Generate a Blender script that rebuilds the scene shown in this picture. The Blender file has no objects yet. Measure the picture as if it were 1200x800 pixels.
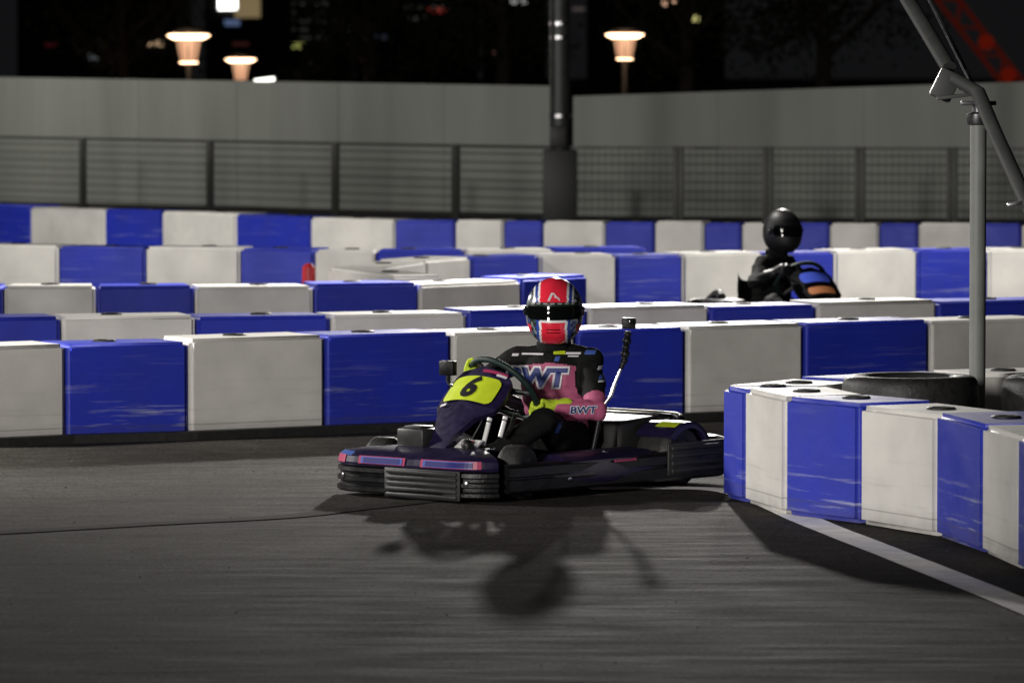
import bpy, bmesh, math, random
from mathutils import Vector, Matrix, noise
from mathutils.bvhtree import BVHTree
random.seed(7)
S = bpy.context.scene
COL = S.collection
# ------------------------------------------------------------ camera
F = 6000.0; CAMH = 1.92; HOR = 312.0
TH = math.atan(HOR / F)
cd = bpy.data.cameras.new('camera'); cam = bpy.data.objects.new('camera', cd); COL.objects.link(cam)
cam.location = (0, 0, CAMH); cam.rotation_euler = (math.pi/2 - TH, 0, 0)
cd.sensor_width = 36; cd.lens = 36 * F / 1200; cd.clip_end = 5000; cd.clip_start = 0.5
cd.dof.use_dof = True; cd.dof.focus_distance = 23.6; cd.dof.aperture_fstop = 5.2
S.camera = cam
# ------------------------------------------------------------ world, lights, exposure
W = bpy.data.worlds.new('World'); S.world = W; W.use_nodes = True
bg = W.node_tree.nodes['Background']
bg.inputs[0].default_value = (0.9, 0.92, 1.0, 1); bg.inputs[1].default_value = 0.0062
S.view_settings.view_transform = 'Standard'; S.view_settings.look = 'None'
S.view_settings.exposure = 0.0; S.view_settings.gamma = 1
def spot(name, loc, target, kw, size, deg, col=(1, .96, .9), blend=.6):
    l = bpy.data.lights.new(name, 'SPOT'); l.energy = kw * 1000; l.shadow_soft_size = size
    l.spot_size = math.radians(deg); l.spot_blend = blend; l.color = col
    o = bpy.data.objects.new(name, l); COL.objects.link(o); o.location = loc
    o.rotation_euler = (Vector(target) - Vector(loc)).to_track_quat('-Z', 'Y').to_euler()
    return o
def lamp(loc, w, size, col=(1, .96, .9)):
    l = bpy.data.lights.new('floodlight', 'POINT'); l.energy = w; l.shadow_soft_size = size; l.color = col
    o = bpy.data.objects.new('floodlight', l); COL.objects.link(o); o.location = loc; return o
# floodlights standing round the circuit, all just outside the photograph
def beam(loc, target, w, size, deg, blend=.5, col=(1, .96, .9)):
    l = bpy.data.lights.new('floodlight', 'SPOT'); l.energy = w; l.shadow_soft_size = size; l.spot_size = math.radians(deg); l.spot_blend = blend; l.color = col
    o = bpy.data.objects.new('floodlight', l); COL.objects.link(o); o.location = loc
    o.rotation_euler = (Vector(target) - Vector(loc)).to_track_quat('-Z', 'Y').to_euler(); return o
beam((.58, 37, 3.12), (.3, 24, .5), 3900, .14, 125, .4)
beam((2.3, 44, 3.9), (.6, 30, .5), 1300, .16, 120, .4)
beam((-7.5, 37, 3.3), (-3, 24, .5), 900, .2, 110, .4)
beam((-7, 9, 3.1), (.6, 26, 5.6), 7700, 1.1, 56, .5, (1, .95, .9))
beam((-6.5, 37.0, 3.0), (-4, 42, 1.6), 1000, .3, 150, .3)
beam((4.6, 38.0, 3.0), (3, 42, 1.4), 760, .3, 150, .3)
beam((-9, 46.5, 3.4), (-4, 54, .4), 2000, .3, 130, .5)
lamp((-11, 72.5, 3.6), 430, .3)
beam((-7, 26, 3.4), (-3.5, 25.8, 0), 3200, .3, 84, .9)
# ------------------------------------------------------------ helpers
def G(px, py, z=0.0):
    """ground plan position of a sight line at height z"""
    d = Vector(((px-600)/F, math.cos(TH) + (400-py)/F*math.sin(TH), -math.sin(TH) + (400-py)/F*math.cos(TH)))
    t = (z - CAMH) / d.z
    return Vector((d.x*t, d.y*t, z))
def AT(px, py, Y):
    d = Vector(((px-600)/F, math.cos(TH) + (400-py)/F*math.sin(TH), -math.sin(TH) + (400-py)/F*math.cos(TH)))
    t = Y / d.y
    return Vector((d.x*t, Y, CAMH + d.z*t))
def tag(o, label=None, cat=None, group=None, kind=None):
    if label: o['label'] = label
    if cat: o['category'] = cat
    if group: o['group'] = group
    if kind: o['kind'] = kind
    return o
def empty(name, loc=(0,0,0), rz=0.0):
    o = bpy.data.objects.new(name, None); COL.objects.link(o)
    o.location = loc; o.rotation_euler = (0,0,rz); o.empty_display_size = .2
    return o
def link(name, bm, mats, parent=None, smooth=True, loc=None, ang=40):
    me = bpy.data.meshes.new(name)
    bmesh.ops.recalc_face_normals(bm, faces=bm.faces)
    if smooth:
        a = math.radians(ang)
        for e in bm.edges:
            if len(e.link_faces) == 2 and e.calc_face_angle(0) > a: e.smooth = False
        for f in bm.faces: f.smooth = True
    bm.to_mesh(me); bm.free()
    if not isinstance(mats, (list, tuple)): mats = [mats]
    for m in mats: me.materials.append(m)
    o = bpy.data.objects.new(name, me); COL.objects.link(o)
    if parent: o.parent = parent
    if loc is not None: o.location = loc
    return o
def box(bm, c, s, rot=None, bev=0.0, seg=2):
    r = bmesh.ops.create_cube(bm, size=1)
    vs = r['verts']
    M = Matrix.Translation(Vector(c)) @ (rot.to_4x4() if rot else Matrix.Identity(4)) @ Matrix.Diagonal((s[0], s[1], s[2], 1))
    bmesh.ops.transform(bm, matrix=M, verts=vs)
    if bev > 0:
        es = list({e for v in vs for e in v.link_edges})
        bmesh.ops.bevel(bm, geom=es, offset=bev, segments=seg, affect='EDGES', profile=.5)
def frame_of(d):
    d = d.normalized(); a = Vector((0,0,1)) if abs(d.z) < .9 else Vector((1,0,0))
    u = d.cross(a).normalized(); return u, d.cross(u).normalized()
def tube(bm, pts, r, n=10, cap=True):
    pts = [Vector(p) for p in pts]; rs = r if isinstance(r, (list, tuple)) else [r]*len(pts)
    rings = []; u = None
    for i, p in enumerate(pts):
        d = (pts[min(i+1, len(pts)-1)] - pts[max(i-1, 0)]).normalized()
        if u is None: u, v = frame_of(d)
        else:
            u = (u - d*u.dot(d)).normalized(); v = d.cross(u)
        rings.append([bm.verts.new(p + (u*math.cos(2*math.pi*k/n) + v*math.sin(2*math.pi*k/n))*rs[i]) for k in range(n)])
    for a, b in zip(rings, rings[1:]):
        for k in range(n): bm.faces.new((a[k], a[(k+1)%n], b[(k+1)%n], b[k]))
    if cap:
        bm.faces.new(rings[0][::-1]); bm.faces.new(rings[-1])
def lathe(bm, prof, M=None, n=32, closed=False):
    """prof: (radius, height) pairs round local z"""
    M = M or Matrix.Identity(4); rings = []
    for (r, h) in prof:
        rings.append([bm.verts.new(M @ Vector((r*math.cos(2*math.pi*k/n), r*math.sin(2*math.pi*k/n), h))) for k in range(n)])
    pr = list(zip(rings, rings[1:]))
    if closed: pr.append((rings[-1], rings[0]))
    for a, b in pr:
        for k in range(n): bm.faces.new((a[k], a[(k+1)%n], b[(k+1)%n], b[k]))
    if not closed:
        bm.faces.new(rings[0][::-1]); bm.faces.new(rings[-1])
def capsule(bm, A, B, ra, rb, n=16):
    A = Vector(A); B = Vector(B); d = B - A; L = d.length; d.normalize()
    u, v = frame_of(d); rings = []
    st = []
    for k in range(1, 6): a = math.pi/2*k/5; st.append((-ra*math.cos(a), ra*math.sin(a)))
    for k in range(5): a = math.pi/2*k/5; st.append((L + rb*math.sin(a), rb*math.cos(a)))
    for (h, r) in st:
        rings.append([bm.verts.new(A + d*h + (u*math.cos(2*math.pi*k/n)+v*math.sin(2*math.pi*k/n))*r) for k in range(n)])
    for a, b in zip(rings, rings[1:]):
        for k in range(n): bm.faces.new((a[k], a[(k+1)%n], b[(k+1)%n], b[k]))
    bm.faces.new(rings[0][::-1]); bm.faces.new(rings[-1])
def loft(bm, rings):
    """rings: (centre, right vec, fwd vec) ellipses"""
    n = 24; R = []
    for c, r, f in rings:
        R.append([bm.verts.new(Vector(c) + Vector(r)*math.cos(2*math.pi*k/n) + Vector(f)*math.sin(2*math.pi*k/n)) for k in range(n)])
    for a, b in zip(R, R[1:]):
        for k in range(n): bm.faces.new((a[k], a[(k+1)%n], b[(k+1)%n], b[k]))
    bm.faces.new(R[0][::-1]); bm.faces.new(R[-1])
def remeshed(bm, vox, smooth_it=4):
    bmesh.ops.recalc_face_normals(bm, faces=bm.faces)
    me = bpy.data.meshes.new('tmp'); bm.to_mesh(me); bm.free()
    o = bpy.data.objects.new('tmp', me); COL.objects.link(o)
    m = o.modifiers.new('r', 'REMESH'); m.mode = 'VOXEL'; m.voxel_size = vox
    s = o.modifiers.new('s', 'SMOOTH'); s.iterations = smooth_it; s.factor = .6
    dg = bpy.context.evaluated_depsgraph_get(); dg.update()
    me2 = bpy.data.meshes.new_from_object(o.evaluated_get(dg))
    bpy.data.objects.remove(o); bpy.data.meshes.remove(me)
    return me2
def text_bm(txt, size, off=0.0, shear=0.0, sx=1.0):
    c = bpy.data.curves.new('t', 'FONT'); c.body = txt; c.size = size; c.offset = off; c.shear = shear
    c.align_x = 'CENTER'; c.align_y = 'CENTER'; c.resolution_u = 3
    o = bpy.data.objects.new('t', c); COL.objects.link(o)
    dg = bpy.context.evaluated_depsgraph_get(); dg.update()
    me = bpy.data.meshes.new_from_object(o.evaluated_get(dg))
    bpy.data.objects.remove(o); bpy.data.curves.remove(c)
    bm = bmesh.new(); bm.from_mesh(me); bpy.data.meshes.remove(me)
    for v in bm.verts: v.co.x *= sx
    bmesh.ops.triangulate(bm, faces=bm.faces)
    for _ in range(4):
        es = [e for e in bm.edges if e.calc_length() > .018]
        if not es: break
        bmesh.ops.subdivide_edges(bm, edges=es, cuts=1)
        bmesh.ops.triangulate(bm, faces=bm.faces)
    return bm
def project(bm, O, R, U, D, bvh, off):
    bad = []
    for v in bm.verts:
        p = O + R*v.co.x + U*v.co.y
        hit, nrm, i, d = bvh.ray_cast(p - D*1.0, D)
        if hit is None or abs((hit - O).dot(D)) > .35: bad.append(v); v.co = p; continue
        v.co = hit - D*off
    if bad: bmesh.ops.delete(bm, geom=bad, context='VERTS')
    return bm
# ------------------------------------------------------------ materials
def mat(name, col, rough=.5, metal=0.0, var=0.0, nscale=8.0, bump=0.0, bscale=60.0, spec=.5, stretch=(1,1,1), coat=0.0, emit=None, es=0.0):
    m = bpy.data.materials.new(name); m.use_nodes = True; nt = m.node_tree; b = nt.nodes['Principled BSDF']
    b.inputs['Base Color'].default_value = (*col, 1); b.inputs['Roughness'].default_value = rough
    b.inputs['Metallic'].default_value = metal; b.inputs['Specular IOR Level'].default_value = spec
    b.inputs['Coat Weight'].default_value = coat
    if emit: b.inputs['Emission Color'].default_value = (*emit, 1); b.inputs['Emission Strength'].default_value = es
    tc = nt.nodes.new('ShaderNodeTexCoord'); mp = nt.nodes.new('ShaderNodeMapping'); mp.inputs['Scale'].default_value = stretch
    nt.links.new(tc.outputs['Object'], mp.inputs[0])
    if var > 0:
        n = nt.nodes.new('ShaderNodeTexNoise'); n.inputs['Scale'].default_value = nscale; n.inputs['Detail'].default_value = 6
        r = nt.nodes.new('ShaderNodeMapRange'); r.inputs[3].default_value = 1-var; r.inputs[4].default_value = 1+var
        r.inputs[1].default_value = .3; r.inputs[2].default_value = .7
        mx = nt.nodes.new('ShaderNodeVectorMath'); mx.operation = 'SCALE'; mx.inputs[0].default_value = col
        nt.links.new(mp.outputs[0], n.inputs[0]); nt.links.new(n.outputs[0], r.inputs[0]); nt.links.new(r.outputs[0], mx.inputs['Scale'])
        nt.links.new(mx.outputs[0], b.inputs['Base Color'])
        rr = nt.nodes.new('ShaderNodeMapRange'); rr.inputs[3].default_value = max(.05, rough-.12); rr.inputs[4].default_value = min(1, rough+.12)
        nt.links.new(n.outputs[0], rr.inputs[0]); nt.links.new(rr.outputs[0], b.inputs['Roughness'])
    if bump > 0:
        n2 = nt.nodes.new('ShaderNodeTexNoise'); n2.inputs['Scale'].default_value = bscale; n2.inputs['Detail'].default_value = 4
        bp = nt.nodes.new('ShaderNodeBump'); bp.inputs['Strength'].default_value = bump; bp.inputs['Distance'].default_value = .01
        nt.links.new(mp.outputs[0], n2.inputs[0]); nt.links.new(n2.outputs[0], bp.inputs['Height']); nt.links.new(bp.outputs[0], b.inputs['Normal'])
    return m
def barrier_mat(name, col, scuff, amount):
    """moulded plastic with rubbed scuffs running along the block and dirt near the foot"""
    m = bpy.data.materials.new(name); m.use_nodes = True; nt = m.node_tree; N = nt.nodes.new; L = nt.links.new
    b = nt.nodes['Principled BSDF']; b.inputs['Specular IOR Level'].default_value = .5
    tc = N('ShaderNodeTexCoord'); oi = N('ShaderNodeObjectInfo')
    ad = N('ShaderNodeVectorMath'); ad.operation = 'ADD'
    sc = N('ShaderNodeVectorMath'); sc.operation = 'SCALE'; sc.inputs[0].default_value = (73, 31, 57); L(oi.outputs['Random'], sc.inputs['Scale'])
    L(tc.outputs['Object'], ad.inputs[0]); L(sc.outputs[0], ad.inputs[1])
    mp = N('ShaderNodeMapping'); mp.inputs['Scale'].default_value = (1.6, 1.6, 34); L(ad.outputs[0], mp.inputs[0])
    n = N('ShaderNodeTexNoise'); n.inputs['Scale'].default_value = 1.0; n.inputs['Detail'].default_value = 5; n.inputs['Roughness'].default_value = .65; L(mp.outputs[0], n.inputs[0])
    r = N('ShaderNodeMapRange'); r.inputs[1].default_value = .56; r.inputs[2].default_value = .74; r.inputs[3].default_value = 0; r.inputs[4].default_value = amount; L(n.outputs[0], r.inputs[0])
    sp = N('ShaderNodeSeparateXYZ'); L(tc.outputs['Object'], sp.inputs[0])
    hz = N('ShaderNodeMapRange'); hz.inputs[1].default_value = .10; hz.inputs[2].default_value = .36; hz.inputs[3].default_value = 1; hz.inputs[4].default_value = .12; L(sp.outputs[2], hz.inputs[0])
    ml = N('ShaderNodeMath'); ml.operation = 'MULTIPLY'; L(r.outputs[0], ml.inputs[0]); L(hz.outputs[0], ml.inputs[1])
    n3 = N('ShaderNodeTexNoise'); n3.inputs['Scale'].default_value = 3.2; n3.inputs['Detail'].default_value = 6; L(ad.outputs[0], n3.inputs[0])
    r3 = N('ShaderNodeMapRange'); r3.inputs[1].default_value = .3; r3.inputs[2].default_value = .75; r3.inputs[3].default_value = 1.08; r3.inputs[4].default_value = .80; L(n3.outputs[0], r3.inputs[0])
    cs = N('ShaderNodeVectorMath'); cs.operation = 'SCALE'; cs.inputs[0].default_value = col; L(r3.outputs[0], cs.inputs['Scale'])
    mx = N('ShaderNodeMix'); mx.data_type = 'RGBA'; mx.inputs['B'].default_value = (*scuff, 1)
    L(ml.outputs[0], mx.inputs['Factor']); L(cs.outputs[0], mx.inputs['A']); L(mx.outputs['Result'], b.inputs['Base Color'])
    # grime settled at the foot and in the moulded seam
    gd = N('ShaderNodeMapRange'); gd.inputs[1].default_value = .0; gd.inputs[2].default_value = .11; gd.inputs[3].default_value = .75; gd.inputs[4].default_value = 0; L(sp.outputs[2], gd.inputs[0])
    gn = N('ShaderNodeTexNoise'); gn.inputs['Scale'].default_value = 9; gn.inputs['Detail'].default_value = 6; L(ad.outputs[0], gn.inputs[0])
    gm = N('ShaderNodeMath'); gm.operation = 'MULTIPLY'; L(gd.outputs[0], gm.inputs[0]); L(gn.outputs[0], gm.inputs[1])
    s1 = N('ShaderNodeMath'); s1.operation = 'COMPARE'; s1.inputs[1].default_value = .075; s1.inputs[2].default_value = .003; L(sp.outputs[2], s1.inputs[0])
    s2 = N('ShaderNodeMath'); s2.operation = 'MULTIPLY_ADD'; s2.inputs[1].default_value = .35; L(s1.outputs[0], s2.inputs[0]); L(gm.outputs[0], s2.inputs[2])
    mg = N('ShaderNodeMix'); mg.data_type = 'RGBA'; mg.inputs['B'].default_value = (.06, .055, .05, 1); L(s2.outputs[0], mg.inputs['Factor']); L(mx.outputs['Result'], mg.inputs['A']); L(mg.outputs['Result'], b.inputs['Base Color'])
    rr = N('ShaderNodeMapRange'); rr.inputs[1].default_value = .3; rr.inputs[2].default_value = .7; rr.inputs[3].default_value = .44; rr.inputs[4].default_value = .62; L(n3.outputs[0], rr.inputs[0]); L(rr.outputs[0], b.inputs['Roughness'])
    bp = N('ShaderNodeBump'); bp.inputs['Strength'].default_value = .22; bp.inputs['Distance'].default_value = .02
    n4 = N('ShaderNodeTexNoise'); n4.inputs['Scale'].default_value = 5.5; n4.inputs['Detail'].default_value = 3; L(ad.outputs[0], n4.inputs[0]); L(n4.outputs[0], bp.inputs['Height']); L(bp.outputs[0], b.inputs['Normal'])
    return m
M = {}
M['white'] = barrier_mat('white_barrier_plastic', (.70, .685, .65), (.28, .27, .26), .45)
M['blue'] = barrier_mat('blue_barrier_plastic', (.016, .032, .42), (.45, .47, .60), .85)
M['rubber'] = mat('black_rubber', (.018, .018, .018), .55, var=.3, nscale=30, bump=.3)
M['black'] = mat('black_plastic', (.007, .007, .008), .42, var=.45, nscale=14, bump=.25, bscale=90, spec=.32)
M['scuffed'] = mat('scuffed_black_plastic', (.016, .016, .017), .5, var=.6, nscale=6, stretch=(1,1,14), bump=.2)
M['purple'] = mat('dark_purple_bodywork', (.012, .008, .036), .38, var=.3, nscale=30, coat=.15)
M['pinkline'] = mat('pink_decal', (.35, .035, .10), .35)
M['cyanline'] = mat('blue_decal', (.05, .10, .35), .35)
M['bluefill'] = mat('deep_blue_decal', (.012, .012, .13), .35)
M['steel'] = mat('brushed_steel', (.45, .45, .46), .28, 1.0, var=.2, nscale=40)
M['darksteel'] = mat('dark_steel', (.10, .10, .105), .38, .8, var=.3, nscale=25)
M['yellow'] = mat('fluorescent_yellow', (.50, .62, .02), .45, var=.08, nscale=20)
M['glove'] = mat('fluorescent_glove', (.50, .66, .03), .7, var=.15, nscale=40, bump=.4, bscale=120)
M['ink'] = mat('black_ink', (.01, .01, .012), .4)
M['suit'] = mat('black_suit_fabric', (.005, .0055, .0055), .8, var=.4, nscale=22, bump=.9, bscale=16, spec=.2)
M['pink'] = mat('pink_suit_fabric', (.40, .085, .18), .7, var=.14, nscale=18, bump=.8, bscale=16)
M['navy'] = mat('navy_print', (.015, .03, .17), .6)
M['lightprint'] = mat('white_print', (.62, .60, .64), .6)
M['whiteprint'] = mat('white_paint', (.75, .75, .75), .35)
M['red'] = mat('red_paint', (.80, .025, .055), .22, coat=.7)
M['hblue'] = mat('blue_helmet_paint', (.02, .05, .30), .22, coat=.7)
def camo():
    m = mat('speckled_helmet_paint', (.1, .1, .1), .25, coat=.7); nt = m.node_tree; N = nt.nodes.new; L = nt.links.new
    tc = N('ShaderNodeTexCoord'); n = N('ShaderNodeTexVoronoi'); n.inputs['Scale'].default_value = 55; L(tc.outputs['Object'], n.inputs['Vector'])
    r = N('ShaderNodeValToRGB'); r.color_ramp.interpolation = 'CONSTANT'; r.color_ramp.elements[0].color = (.012, .02, .02, 1); r.color_ramp.elements[1].position = .35; r.color_ramp.elements[1].color = (.16, .19, .19, 1)
    for p, c in ((.6, (.03, .07, .08, 1)), (.72, (.45, .48, .5, 1)), (.86, (.02, .05, .2, 1))):
        e = r.color_ramp.elements.new(p); e.color = c
    sp = N('ShaderNodeSeparateColor'); L(n.outputs['Color'], sp.inputs[0]); L(sp.outputs[0], r.inputs[0]); L(r.outputs[0], nt.nodes['Principled BSDF'].inputs['Base Color']); return m
M['hcamo'] = camo()
M['hblack'] = mat('black_helmet_paint', (.012, .012, .015), .2, coat=.7)
M['matteblack'] = mat('matte_black_helmet_paint', (.010, .010, .011), .5, var=.3)
M['visor'] = mat('dark_visor', (.006, .008, .007), .06, spec=.8)
M['teal'] = mat('dark_teal_grip', (.002, .016, .014), .6, bump=.3)
M['skin'] = mat('skin', (.45, .26, .18), .5)
M['tankgrey'] = mat('dark_grey_plastic', (.026, .026, .026), .42, var=.3, nscale=10)
M['wall'] = mat('painted_wall_panel', (.45, .47, .43), .6, var=.20, nscale=1.1, stretch=(1, 1, .15))
M['mesh'] = mat('fence_wire', (.10, .105, .10), .5, .3)
M['post'] = mat('fence_post_paint', (.075, .078, .07), .5, .2)
M['mast'] = mat('galvanised_mast', (.055, .058, .055), .5, .4, var=.3, nscale=5)
M['cabinet'] = mat('dark_cabinet', (.012, .013, .012), .5)
M['jib'] = mat('grey_jib_paint', (.05, .053, .05), .6, .0, var=.2, nscale=10)
M['polegrey'] = mat('pale_grey_pole', (.19, .20, .19), .55, .0, var=.15, nscale=8)
M['orange'] = mat('orange_fabric', (.45, .16, .05), .6)
M['brightblue'] = mat('bright_blue_plastic', (.05, .09, .55), .35)
M['cone'] = mat('red_plastic', (.55, .03, .04), .4)
M['leaf'] = mat('dark_leaves', (.035, .042, .02), .7, var=.4, nscale=.7)
M['bark'] = mat('bark', (.06, .045, .035), .9)
M['facade'] = mat('night_facade', (.03, .03, .032), .8)
def emis(name, col, s):
    return mat(name, (.02, .02, .02), .5, emit=col, es=s)
# asphalt
def asphalt():
    m = bpy.data.materials.new('worn_asphalt'); m.use_nodes = True; nt = m.node_tree; N = nt.nodes.new; L = nt.links.new
    b = nt.nodes['Principled BSDF']; tc = N('ShaderNodeTexCoord')
    def nz(scale, st, det=8, ro=.6):
        mp = N('ShaderNodeMapping'); mp.inputs['Scale'].default_value = st; L(tc.outputs['Object'], mp.inputs[0])
        n = N('ShaderNodeTexNoise'); n.inputs['Scale'].default_value = scale; n.inputs['Detail'].default_value = det; n.inputs['Roughness'].default_value = ro
        L(mp.outputs[0], n.inputs[0]); return n.outputs[0]
    def mr(s, a, b_, c, d):
        r = N('ShaderNodeMapRange'); r.inputs[1].default_value = a; r.inputs[2].default_value = b_; r.inputs[3].default_value = c; r.inputs[4].default_value = d; L(s, r.inputs[0]); return r.outputs[0]
    def mul(a, c):
        x = N('ShaderNodeMath'); x.operation = 'MULTIPLY'; L(a, x.inputs[0]); L(c, x.inputs[1]); return x.outputs[0]
    big = mr(nz(.45, (1, 1, 1)), .32, .68, .66, 1.3)
    streak = mr(nz(1.0, (.55, 4.0, 1), 6, .7), .36, .66, .88, 1.12)     # rubber laid down along the track
    grit = mr(nz(48, (1, 1, 1), 5, .75), .35, .65, .35, 1.7)
    fine = mr(nz(7, (1, 1, 1), 6, .7), .3, .7, .68, 1.34)
    fac = mul(mul(mul(big, streak), grit), fine)
    cs = N('ShaderNodeVectorMath'); cs.operation = 'SCALE'; cs.inputs[0].default_value = (.041, .038, .034); L(fac, cs.inputs['Scale']); L(cs.outputs[0], b.inputs['Base Color'])
    L(mr(nz(3, (.5, 3, 1), 5), .3, .7, .75, .95), b.inputs['Roughness']); b.inputs['Specular IOR Level'].default_value = .05
    bp = N('ShaderNodeBump'); bp.inputs['Strength'].default_value = .6; bp.inputs['Distance'].default_value = .006
    L(nz(70, (1, 1, 1), 4), bp.inputs['Height'])
    bp2 = N('ShaderNodeBump'); bp2.inputs['Strength'].default_value = .13; bp2.inputs['Distance'].default_value = .03
    L(nz(2.6, (1, 2.0, 1), 5), bp2.inputs['Height']); L(bp.outputs[0], bp2.inputs['Normal']); L(bp2.outputs[0], b.inputs['Normal'])
    return m
M['asphalt'] = asphalt()
M['linepaint'] = mat('worn_white_line_paint', (.88, .87, .85), .7, var=.15, nscale=9, bump=.3)
M['skid'] = mat('rubber_mark', (.034, .032, .029), .95, var=.4, nscale=20, spec=.03)
# ------------------------------------------------------------ ground, line, skid marks
bm = bmesh.new()
vs = [bm.verts.new(p) for p in ((-900, -40, 0), (900, -40, 0), (900, 2600, 0), (-900, 2600, 0))]; bm.faces.new(vs)
tag(link('ground', bm, M['asphalt'], smooth=False), kind='structure')
def smoothpath(pts, n=8):
    P = [Vector(p) for p in pts]; out = []
    for i in range(len(P)-1):
        p0 = P[max(i-1,0)]; p1 = P[i]; p2 = P[i+1]; p3 = P[min(i+2, len(P)-1)]
        for k in range(n):
            t = k/n
            out.append(.5*((2*p1) + (p2-p0)*t + (2*p0-5*p1+4*p2-p3)*t*t + (3*p1-p0-3*p2+p3)*t**3))
    out.append(P[-1]); return out
def strip(name, pts, w, z, m):
    P = smoothpath(pts); bm = bmesh.new(); prev = None
    for i, p in enumerate(P):
        d = (P[min(i+1, len(P)-1)] - P[max(i-1, 0)]); d.z = 0; d.normalize(); n = Vector((-d.y, d.x, 0))
        ww = w * (1 + .06*noise.noise(p*3))
        a = bm.verts.new((p.x + n.x*ww/2, p.y + n.y*ww/2, z)); b = bm.verts.new((p.x - n.x*ww/2, p.y - n.y*ww/2, z))
        if prev: bm.faces.new((prev[0], prev[1], b, a))
        prev = (a, b)
    return tag(link(name, bm, m, smooth=False), kind='structure')
strip('painted_line', [G(690, 573), G(770, 572), G(850, 575), G(900, 590), G(960, 616), G(1060, 655), G(1200, 711), G(1330, 770)], .15, .004, M['linepaint'])
strip('tyre_mark', [G(-60, 628), G(180, 614), G(330, 606), G(420, 596), G(520, 585)], .14, .004, M['skid'])
# crumbs of worn tyre rubber scattered on the track
bm = bmesh.new()
for i in range(260):
    p = G(random.uniform(-40, 1240), random.choice([random.uniform(500, 800), random.uniform(505, 600)])); r_ = random.uniform(.002, .005)
    q = [bm.verts.new((p.x + r_*random.uniform(.6,1.6)*math.cos(a_), p.y + r_*random.uniform(.6,1.6)*math.sin(a_), .001)) for a_ in (0, 2.1, 4.2)]
    t_ = bm.verts.new((p.x, p.y, r_*1.1)); bm.faces.new(q)
    for k in range(3): bm.faces.new((q[k], q[(k+1)%3], t_))
tag(link('rubber_crumbs', bm, M['rubber'], smooth=False), 'black crumbs of worn tyre rubber scattered over the asphalt', 'rubber crumbs', kind='stuff')
# ------------------------------------------------------------ barrier blocks
ORD = ['first','second','third','fourth','fifth','sixth','seventh','eighth','ninth','tenth','eleventh','twelfth','thirteenth','fourteenth','fifteenth']
BH = .52
def block(P, Q, Pb, Qb, colour, label, group, cap=True, bev=.022):
    """one water barrier block on the quadrilateral P,Q (front) Pb,Qb (back)"""
    c = (P + Q + Pb + Qb) / 4; c.z = 0
    g = .006
    e = (Q-P).normalized()*g; eb = (Qb-Pb).normalized()*g
    pts = [P+e - c, Q-e - c, Qb-eb - c, Pb+eb - c]
    hh = BH + random.uniform(-.008, .008)
    bm = bmesh.new()
    lo = [bm.verts.new((p.x, p.y, .006)) for p in pts]; hi = [bm.verts.new((p.x, p.y, hh)) for p in pts]
    bm.faces.new(lo[::-1]); bm.faces.new(hi)
    for i in range(4): bm.faces.new((lo[i], lo[(i+1)%4], hi[(i+1)%4], hi[i]))
    bmesh.ops.bevel(bm, geom=list(bm.edges), offset=bev, segments=3, affect='EDGES')
    # local axes of the block
    x = (pts[1]-pts[0]).normalized(); y = ((pts[3]-pts[0]) - x*(pts[3]-pts[0]).dot(x)).normalized()
    L_ = (pts[1]-pts[0]).length; T_ = (pts[3]-pts[0]).dot(y)
    R = Matrix((x, y, Vector((0,0,1)))).transposed()
    if isinstance(colour, str): m = M[colour]
    o = link('barrier_block', bm, m, smooth=True, loc=c, ang=50)
    tag(o, label, 'barrier', group)
    if cap:
        b2 = bmesh.new()
        lathe(b2, [(.062, hh-.006), (.062, hh+.006), (.055, hh+.010), (.042, hh+.010), (.040, hh+.004)], Matrix.Translation(pts[0] + x*L_*random.uniform(.4,.6) + y*T_*.5), 20)
        link('filler_cap', b2, M['rubber'], o)
    return o
def offset_path(P, t, side):
    out = []
    for i, p in enumerate(P):
        a = (p - P[i-1]).normalized() if i else None; b = (P[i+1]-p).normalized() if i < len(P)-1 else None
        na = Vector((-a.y, a.x, 0))*side if a else None; nb = Vector((-b.y, b.x, 0))*side if b else None
        if a is None: n = nb; k = 1
        elif b is None: n = na; k = 1
        else:
            n = (na+nb).normalized(); k = min(1.9, 1/max(.3, n.dot(na)))
        out.append(p + n*t*k)
    return out
def row(bounds, tops, first, desc, group, t=.42, z=BH, cap=True):
    """bounds: sight-line x of each joint; tops: (x, y) of the top edge; both fix the plan positions of the joints"""
    def ty(x):
        for (x0, y0), (x1, y1) in zip(tops, tops[1:]):
            if x <= x1 or (x1, y1) == tops[-1]: return y0 + (y1-y0)*(x-x0)/(x1-x0)
    P = [G(x, ty(x), z) for x in bounds]
    for p in P: p.z = 0
    B = offset_path(P, t, 1)
    cols = ['blue', 'white'] if first == 'blue' else ['white', 'blue']
    cnt = {'blue': 0, 'white': 0}
    for i in range(len(P)-1):
        c = cols[i % 2]
        lab = '%s %s barrier block from the left in the %s' % (ORD[cnt[c]], c, desc); cnt[c] += 1
        block(P[i], P[i+1], B[i], B[i+1], c, lab, group, cap)
    return P, B
row([-60, 35, 122, 189, 276, 363, 462, 533, 590, 636, 709, 767, 825, 869, 918, 972, 1030, 1076, 1145, 1197, 1250],
    [(-60, 238), (0, 240), (122, 245), (276, 250), (363, 254), (462, 257), (640, 259), (900, 261), (1250, 263)], 'blue',
    'rearmost row below the mesh fence', 'barrier blocks of the rearmost row')
row([-35, 68, 170, 281, 368, 440, 545, 650, 760],
    [(-35, 287), (170, 290), (368, 292), (440, 293), (650, 291), (760, 290)], 'white', 'second row from the back', 'barrier blocks of the second row from the back')
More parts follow.
